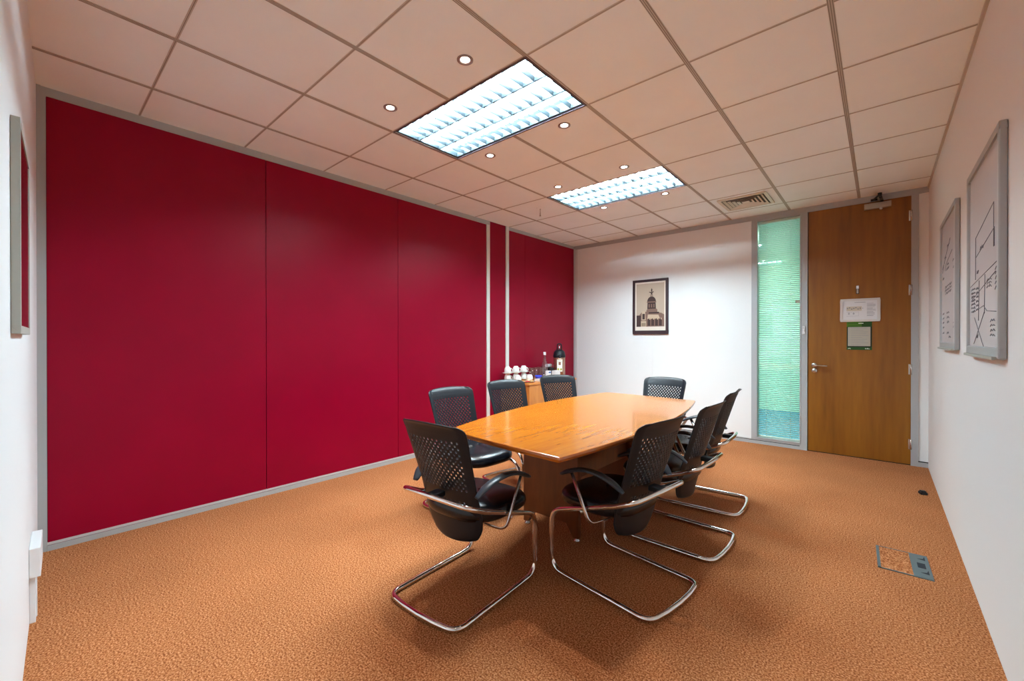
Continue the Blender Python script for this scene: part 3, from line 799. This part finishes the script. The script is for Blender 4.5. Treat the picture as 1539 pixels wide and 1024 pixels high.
# roll, cartons
b = MB(); b.tube([(-2.785, 2.535, CZ+.157), (-2.785, 2.635, CZ+.157)], .026, 'paper', 20)
tag(b.build('paper_roll', origin=(-2.785, 2.585, CZ+.157)), 'white paper roll lying on a dark box behind the cartons', 'paper roll')
b = MB(); b.box((-2.835, 2.530, CZ), (-2.730, 2.638, CZ+.131), 'black_paint'); tag(b.build('tea_box', bevel=.002), 'dark box under the white paper roll', 'box')
b = MB(); b.box((-2.525, 2.160, CZ), (-2.475, 2.215, CZ+.120), 'white_plastic'); b.box((-2.4755, 2.162, CZ+.030), (-2.474, 2.213, CZ+.045), 'label_blue'); b.box((-2.4755, 2.162, CZ+.092), (-2.474, 2.213, CZ+.110), 'label_blue')
tag(b.build('sugar_carton', bevel=.002), 'small white carton with blue bands next to the glass bottle', 'carton')
b = MB(); b.box((-2.500, 2.265, CZ), (-2.440, 2.375, CZ+.118), 'paper'); tag(b.build('sachet_box', bevel=.002), 'white box of sachets in front of the coffee airpot', 'box')
# airpot
ap = empty('coffee_airpot', (-2.573, 2.545, CZ), 'coffee airpot with a brown steel body and black pump lid', 'airpot')
b = MB(); b.lathe([(0, 0), (.076, 0), (.080, .006), (.080, .290), (.074, .295), (0, .295)], (0, 0, 0), 'copper_steel', 32); b.build('vessel', ap)
b = MB(); b.lathe([(.083, .282), (.086, .288), (.086, .306), (.080, .325), (.074, .355), (.056, .378), (.030, .386), (0, .388)], (0, 0, 0), 'black_plastic', 32)
b.tube(spline([(.070, 0, .312), (.104, 0, .312), (.116, 0, .298), (.116, 0, .276)], 5), .013, 'black_plastic', 10); b.build('pump_lid', ap)
b = MB(); b.tube(fillet([(.012, -.028, .376), (.012, -.028, .468), (.012, .028, .468), (.012, .028, .376)], .024), .0085, 'black_plastic', 10); b.tube([(0, 0, .381), (0, 0, .440)], .011, 'chrome', 10); b.build('carry_handle', ap)
b = MB(); b.box((.0815, -.036, .090), (.0835, .036, .255), 'card_cream'); b.box((.0832, -.015, .180), (.0842, .015, .222), 'card_brown')
for y in (-.019, .019): b.lathe([(0, 0), (.014, 0), (.014, .001), (0, .001)], (.0835, y, .122), 'card_olive', 14, 'x')
b.build('tag_card', ap)
ap.rotation_euler = (0, 0, math.radians(-52))

# ------------------------------------------------------------------ pictures and boards
pc = empty('framed_picture', (-1.6115, YF-.012, 1.285), 'dark framed sepia photograph of a domed building on the white wall', 'picture')
PX0, PX1, PZ0, PZ1 = -1.862, -1.362, 1.290, 2.045
b = MB(); fw = .034
for a, c in (((PX0, PZ0), (PX1, PZ0+.052)), ((PX0, PZ1-fw), (PX1, PZ1)), ((PX0, PZ0+.052), (PX0+fw, PZ1-fw)), ((PX1-fw, PZ0+.052), (PX1, PZ1-fw))):
    b.box((a[0], YF-.024, a[1]), (c[0], YF-.001, c[1]), 'frame_dark')
loc(b.build('frame', bevel=.002), pc)
b = MB(); b.box((PX0+fw, YF-.014, PZ0+.052), (PX1-fw, YF-.004, PZ1-fw), 'mount_cream'); loc(b.build('mount', None), pc)
b = MB(); W_, H_ = PX1-PX0-2*fw-.04, PZ1-PZ0-.052-fw-.075
ox, oz = PX0+fw+.02, PZ0+.052+.053
def S2(pts, m, k): b.prism([(ox+W_*u, YF-.0146-.0004*k, oz+H_*v) for u, v in pts], (0, .0004, 0), m)
S2([(0, 0), (1, 0), (1, 1), (0, 1)], 'sepia_sky', 0)
S2([(0, 0), (1, 0), (1, .27), (.9, .31), (.72, .33), (.55, .36), (.2, .34), (.1, .27), (0, .27)], 'sepia_mid', 1)
S2([(0, 0), (.16, 0), (.16, .26), (0, .26)], 'sepia_dark', 2)
S2([(.17, 0), (.36, 0), (.36, .13), (.17, .13)], 'sepia_light', 3)
for k in range(3): S2([(.20+k*.05, .01), (.225+k*.05, .01), (.225+k*.05, .09), (.20+k*.05, .09)], 'sepia_dark', 4)
S2([(.19, .15), (.34, .15), (.32, .36), (.20, .36)], 'sepia_light', 2); S2([(.22, .17), (.31, .17), (.31, .30), (.22, .30)], 'sepia_dark', 3)
S2([(.40, .18), (.85, .18), (.80, .27), (.42, .28)], 'sepia_light', 2)
for k in range(4):
    c0 = .46+k*.135; S2([(c0-.05, .02), (c0+.05, .02), (c0+.05, .14)] + [(c0+.05*cos(a), .14+.05*sin(a)) for a in (PI*.25, PI*.5, PI*.75)] + [(c0-.05, .14)], 'sepia_dark', 3)
    S2([(c0+.02, .16), (c0+.05, .16), (c0+.04, .20), (c0+.01, .20)], 'sepia_light', 4)
S2([(.45, .30), (.82, .30), (.82, .335), (.45, .335)], 'sepia_dark', 3)
S2([(.37, .335), (.76, .335), (.76, .39), (.70, .42), (.42, .42), (.37, .38)], 'sepia_mid', 4)
S2([(.40, .41), (.71, .41), (.70, .56), (.41, .56)], 'sepia_dark', 5)
for k in range(3): S2([(.45+k*.085, .44), (.49+k*.085, .44), (.49+k*.085, .52), (.45+k*.085, .52)], 'sepia_mid', 6)
S2([(.38, .555), (.73, .555), (.72, .58), (.39, .58)], 'sepia_mid', 6)
S2([(.40, .58)] + [(.555-.155*cos(a), .58+.115*sin(a)) for a in [PI*k/10 for k in range(11)]] + [(.71, .58)], 'sepia_dark', 5)
S2([(.50, .70), (.61, .70), (.60, .72), (.51, .72)], 'sepia_mid', 6)
S2([(.52, .735), (.60, .735), (.575, .77), (.64, .80), (.62, .81), (.555, .795), (.47, .805), (.46, .795), (.54, .77)], 'sepia_dark', 6)
S2([(.545, .80), (.575, .80), (.585, .85), (.56, .89), (.535, .84)], 'sepia_dark', 7)
loc(b.build('photo_print'), pc)

def whiteboard(y0, y1, z0, z1, label, strokes, small):
    t = empty('whiteboard', (XR-.001, (y0+y1)/2, z0), label, 'whiteboard', 'whiteboards on the right wall')
    b = MB(); fw = .030
    for a, c in (((y0, z0), (y1, z0+fw+.012)), ((y0, z1-fw), (y1, z1)), ((y0, z0+fw), (y0+fw, z1-fw)), ((y1-fw, z0+fw), (y1, z1-fw))):
        b.box((XR-.024, a[0], a[1]), (XR-.001, c[0], c[1]), 'trim_grey')
    loc(b.build('frame', bevel=.005), t)
    b = MB(); b.box((XR-.014, y0+fw*.8, z0+fw*.8), (XR-.006, y1-fw*.8, z1-fw*.8), 'board_white'); loc(b.build('writing_surface'), t)
    b = MB(); b.box((XR-.036, y0+.03, z0-.004), (XR-.002, y1-.03, z0+.008), 'frame_grey'); loc(b.build('lower_ledge', bevel=.002), t)
    b = MB(); w, h = y1-y0, z1-z0
    for s in strokes:
        P = [(XR-.0146, y1 - u*w, z0 + v*h) for u, v in s]
        b.tube(P, .0013, 'ink', 5)
    loc(b.build('marker_writing'), t)
    return t
rr_ = random.Random(3)
def scrawl(u, v, w, h, n):
    pts = []
    for k in range(n): pts.append((u + w*k/(n-1) + rr_.uniform(-.005, .005), v + h*(.5 if k % 2 else -.5)*rr_.uniform(.4, 1)))
    return pts
big = [[(.25, .42), (.25, .62), (.80, .70), (.80, .50)], [(.25, .40), (.25, .515), (.82, .585), (.82, .50)], [(.05, .375), (.95, .43)], [(.25, .515), (.60, .558)], [(.12, .30), (.85, .385)],
       [(.36, .18), (.38, .385)], [(.55, .21), (.56, .40)], [(.20, .06), (.55, .22)], [(.22, .20), (.52, .05)], [(.36, .24), (.52, .25), (.62, .22), (.90, .205)]]
for k in range(7): big.append(scrawl(.10, .355-k*.020, .14, .014, 7))
for k in range(6): big.append(scrawl(.28, .350-k*.022, .07, .014, 5))
for k in range(3): big.append(scrawl(.62, .365-k*.016, .12, .014, 5))
for k in range(5): big.append(scrawl(.84, .40-k*.022, .08, .016, 4))
for k in range(4): big.append(scrawl(.72, .17-k*.022, .12, .014, 5))
big += [scrawl(.40, .545, .12, .022, 6), scrawl(.30, .435, .05, .02, 4), scrawl(.30, .10, .05, .02, 4)]
sm = []
for u, v, w, n in ((.42, .77, .14, 6), (.25, .70, .10, 5), (.42, .63, .10, 5), (.38, .60, .16, 6), (.78, .62, .12, 5), (.80, .57, .1, 4), (.12, .55, .08, 4), (.30, .47, .40, 10), (.28, .445, .42, 10), (.34, .42, .34, 8),
                   (.40, .27, .16, 5), (.42, .235, .14, 5), (.44, .20, .12, 5), (.12, .27, .10, 4), (.12, .235, .10, 4), (.12, .20, .10, 4), (.12, .165, .10, 4), (.12, .12, .10, 4), (.42, .12, .12, 5), (.55, .09, .12, 5), (.82, .19, .10, 4), (.82, .16, .10, 4)):
    sm.append(scrawl(u, v, w, .020, n))
sm += [[(.22, .66), (.30, .70), (.62, .80)], [(.28, .60), (.36, .645), (.74, .70)], [(.08, .63), (.18, .66), (.10, .60)]]
whiteboard(.050, .800, 1.150, 2.020, 'larger whiteboard nearer the viewer, with a sketched table and cross', big, False)
whiteboard(1.250, 2.055, 1.160, 2.040, 'whiteboard farther along the right wall, towards the door, with short notes', sm, True)

# picture on the near wall, seen edge-on
ang = math.atan(-.0352)
fp = empty('wall_picture', (-1.33, near_y(-1.33)+.001, 1.24), 'grey framed glazed picture seen edge-on at the left edge', 'picture', None, ang)
b = MB(); w2 = .24
for a, c in (((-w2, 0), (w2, .022)), ((-w2, .598), (w2, .62)), ((-w2, .022), (-w2+.022, .598)), ((w2-.022, .022), (w2, .598))):
    b.box((a[0], 0, a[1]), (c[0], .019, c[1]), 'frame_grey')
b.build('frame', fp, bevel=.001)
b = MB(); b.box((-w2+.02, .004, .02), (w2-.02, .0175, .60), 'picture_glass'); b.build('glazing', fp)
# socket box with cable trunking on the near wall
sb = empty('socket_box', (-2.075, near_y(-2.075)+.0005, .0), 'white plastic socket box with a trunking drop low on the near left wall', 'socket box', None, ang)
b = MB(); b.box((-.125, 0, .205), (.125, .034, .330), 'white_plastic'); b.build('box', sb, bevel=.003)
b = MB(); b.box((.020, 0, .0), (.095, .018, .206), 'white_plastic'); b.box((.035, .018, .004), (.050, .021, .206), 'white_plastic'); b.build('trunking', sb, bevel=.002)

# floor box
fb = empty('floor_box', (.861, .882, 0), 'flush floor power box with a carpeted lid near the right wall', 'floor box', None, math.radians(2))
b = MB(); X0, X1, Y0, Y1 = -.108, .108, -.158, .150
b.box((X0, Y0, 0), (X0+.013, Y1, .004), 'floorbox_metal'); b.box((X0, Y0, 0), (X1, Y0+.008, .004), 'floorbox_metal'); b.box((X0, Y1-.006, 0), (X1, Y1, .004), 'floorbox_metal')
b.build('lid_frame', fb)
b = MB(); b.box((X1-.075, Y0+.008, 0), (X1, Y1-.006, .005), 'floorbox_metal')
for y in (-.095, .085):
    b.prism([(X1-.045, y, .0052), (X1-.012, y-.010, .0052), (X1-.012, y+.045, .0052), (X1-.020, y+.012, .0052)], (0, 0, .0004), 'slot_dark')
b.box((X1-.050, -.035, .005), (X1-.018, .030, .0056), 'slot_dark'); b.build('cable_flap', fb, bevel=0)
b = MB(); b.box((X0+.013, Y0+.008, 0), (X1-.075, Y1-.006, .003), 'carpet'); b.build('carpet_insert', fb)
# little black stop by the right wall
b = MB(); b.box((-.022, -.024, 0), (.022, .024, .020), 'black_paint'); b.box((-.016, -.018, .020), (.016, .018, .030), 'black_paint')
o = b.build('door_stop', bevel=.004); o.location = (1.022, 2.36, 0); o.rotation_euler = (0, 0, .3)
tag(o, 'small black rubber stop on the carpet near the right wall', 'door stop')

# ------------------------------------------------------------------ camera, world, view
yaw, pitch = 2.2891, -.0034
Fv = Vector((cos(yaw)*cos(pitch), sin(yaw)*cos(pitch), sin(pitch))); Rv = Vector((sin(yaw), -cos(yaw), 0)); Uv = Rv.cross(Fv)
cd = bpy.data.cameras.new('camera'); co = bpy.data.objects.new('camera', cd); C.objects.link(co)
M = Matrix((Rv, Uv, -Fv)).transposed().to_4x4(); M.translation = CAM; co.matrix_world = M
cd.sensor_width = 36; cd.lens = 632.93*36/1539; cd.clip_start = .01
sc = bpy.context.scene; sc.camera = co
w = bpy.data.worlds.new('world'); sc.world = w; w.use_nodes = True
w.node_tree.nodes['Background'].inputs['Color'].default_value = (.5, .5, .5, 1); w.node_tree.nodes['Background'].inputs['Strength'].default_value = .05
sc.view_settings.view_transform = 'Standard'; sc.view_settings.look = 'None'; sc.view_settings.exposure = 0.90; sc.view_settings.gamma = 1; sc.view_settings.use_curve_mapping = False
sc.cycles.max_bounces = 14; sc.cycles.diffuse_bounces = 10; sc.cycles.transparent_max_bounces = 64
sc.cycles.sample_clamp_indirect = 8; sc.cycles.caustics_reflective = False; sc.cycles.caustics_refractive = False
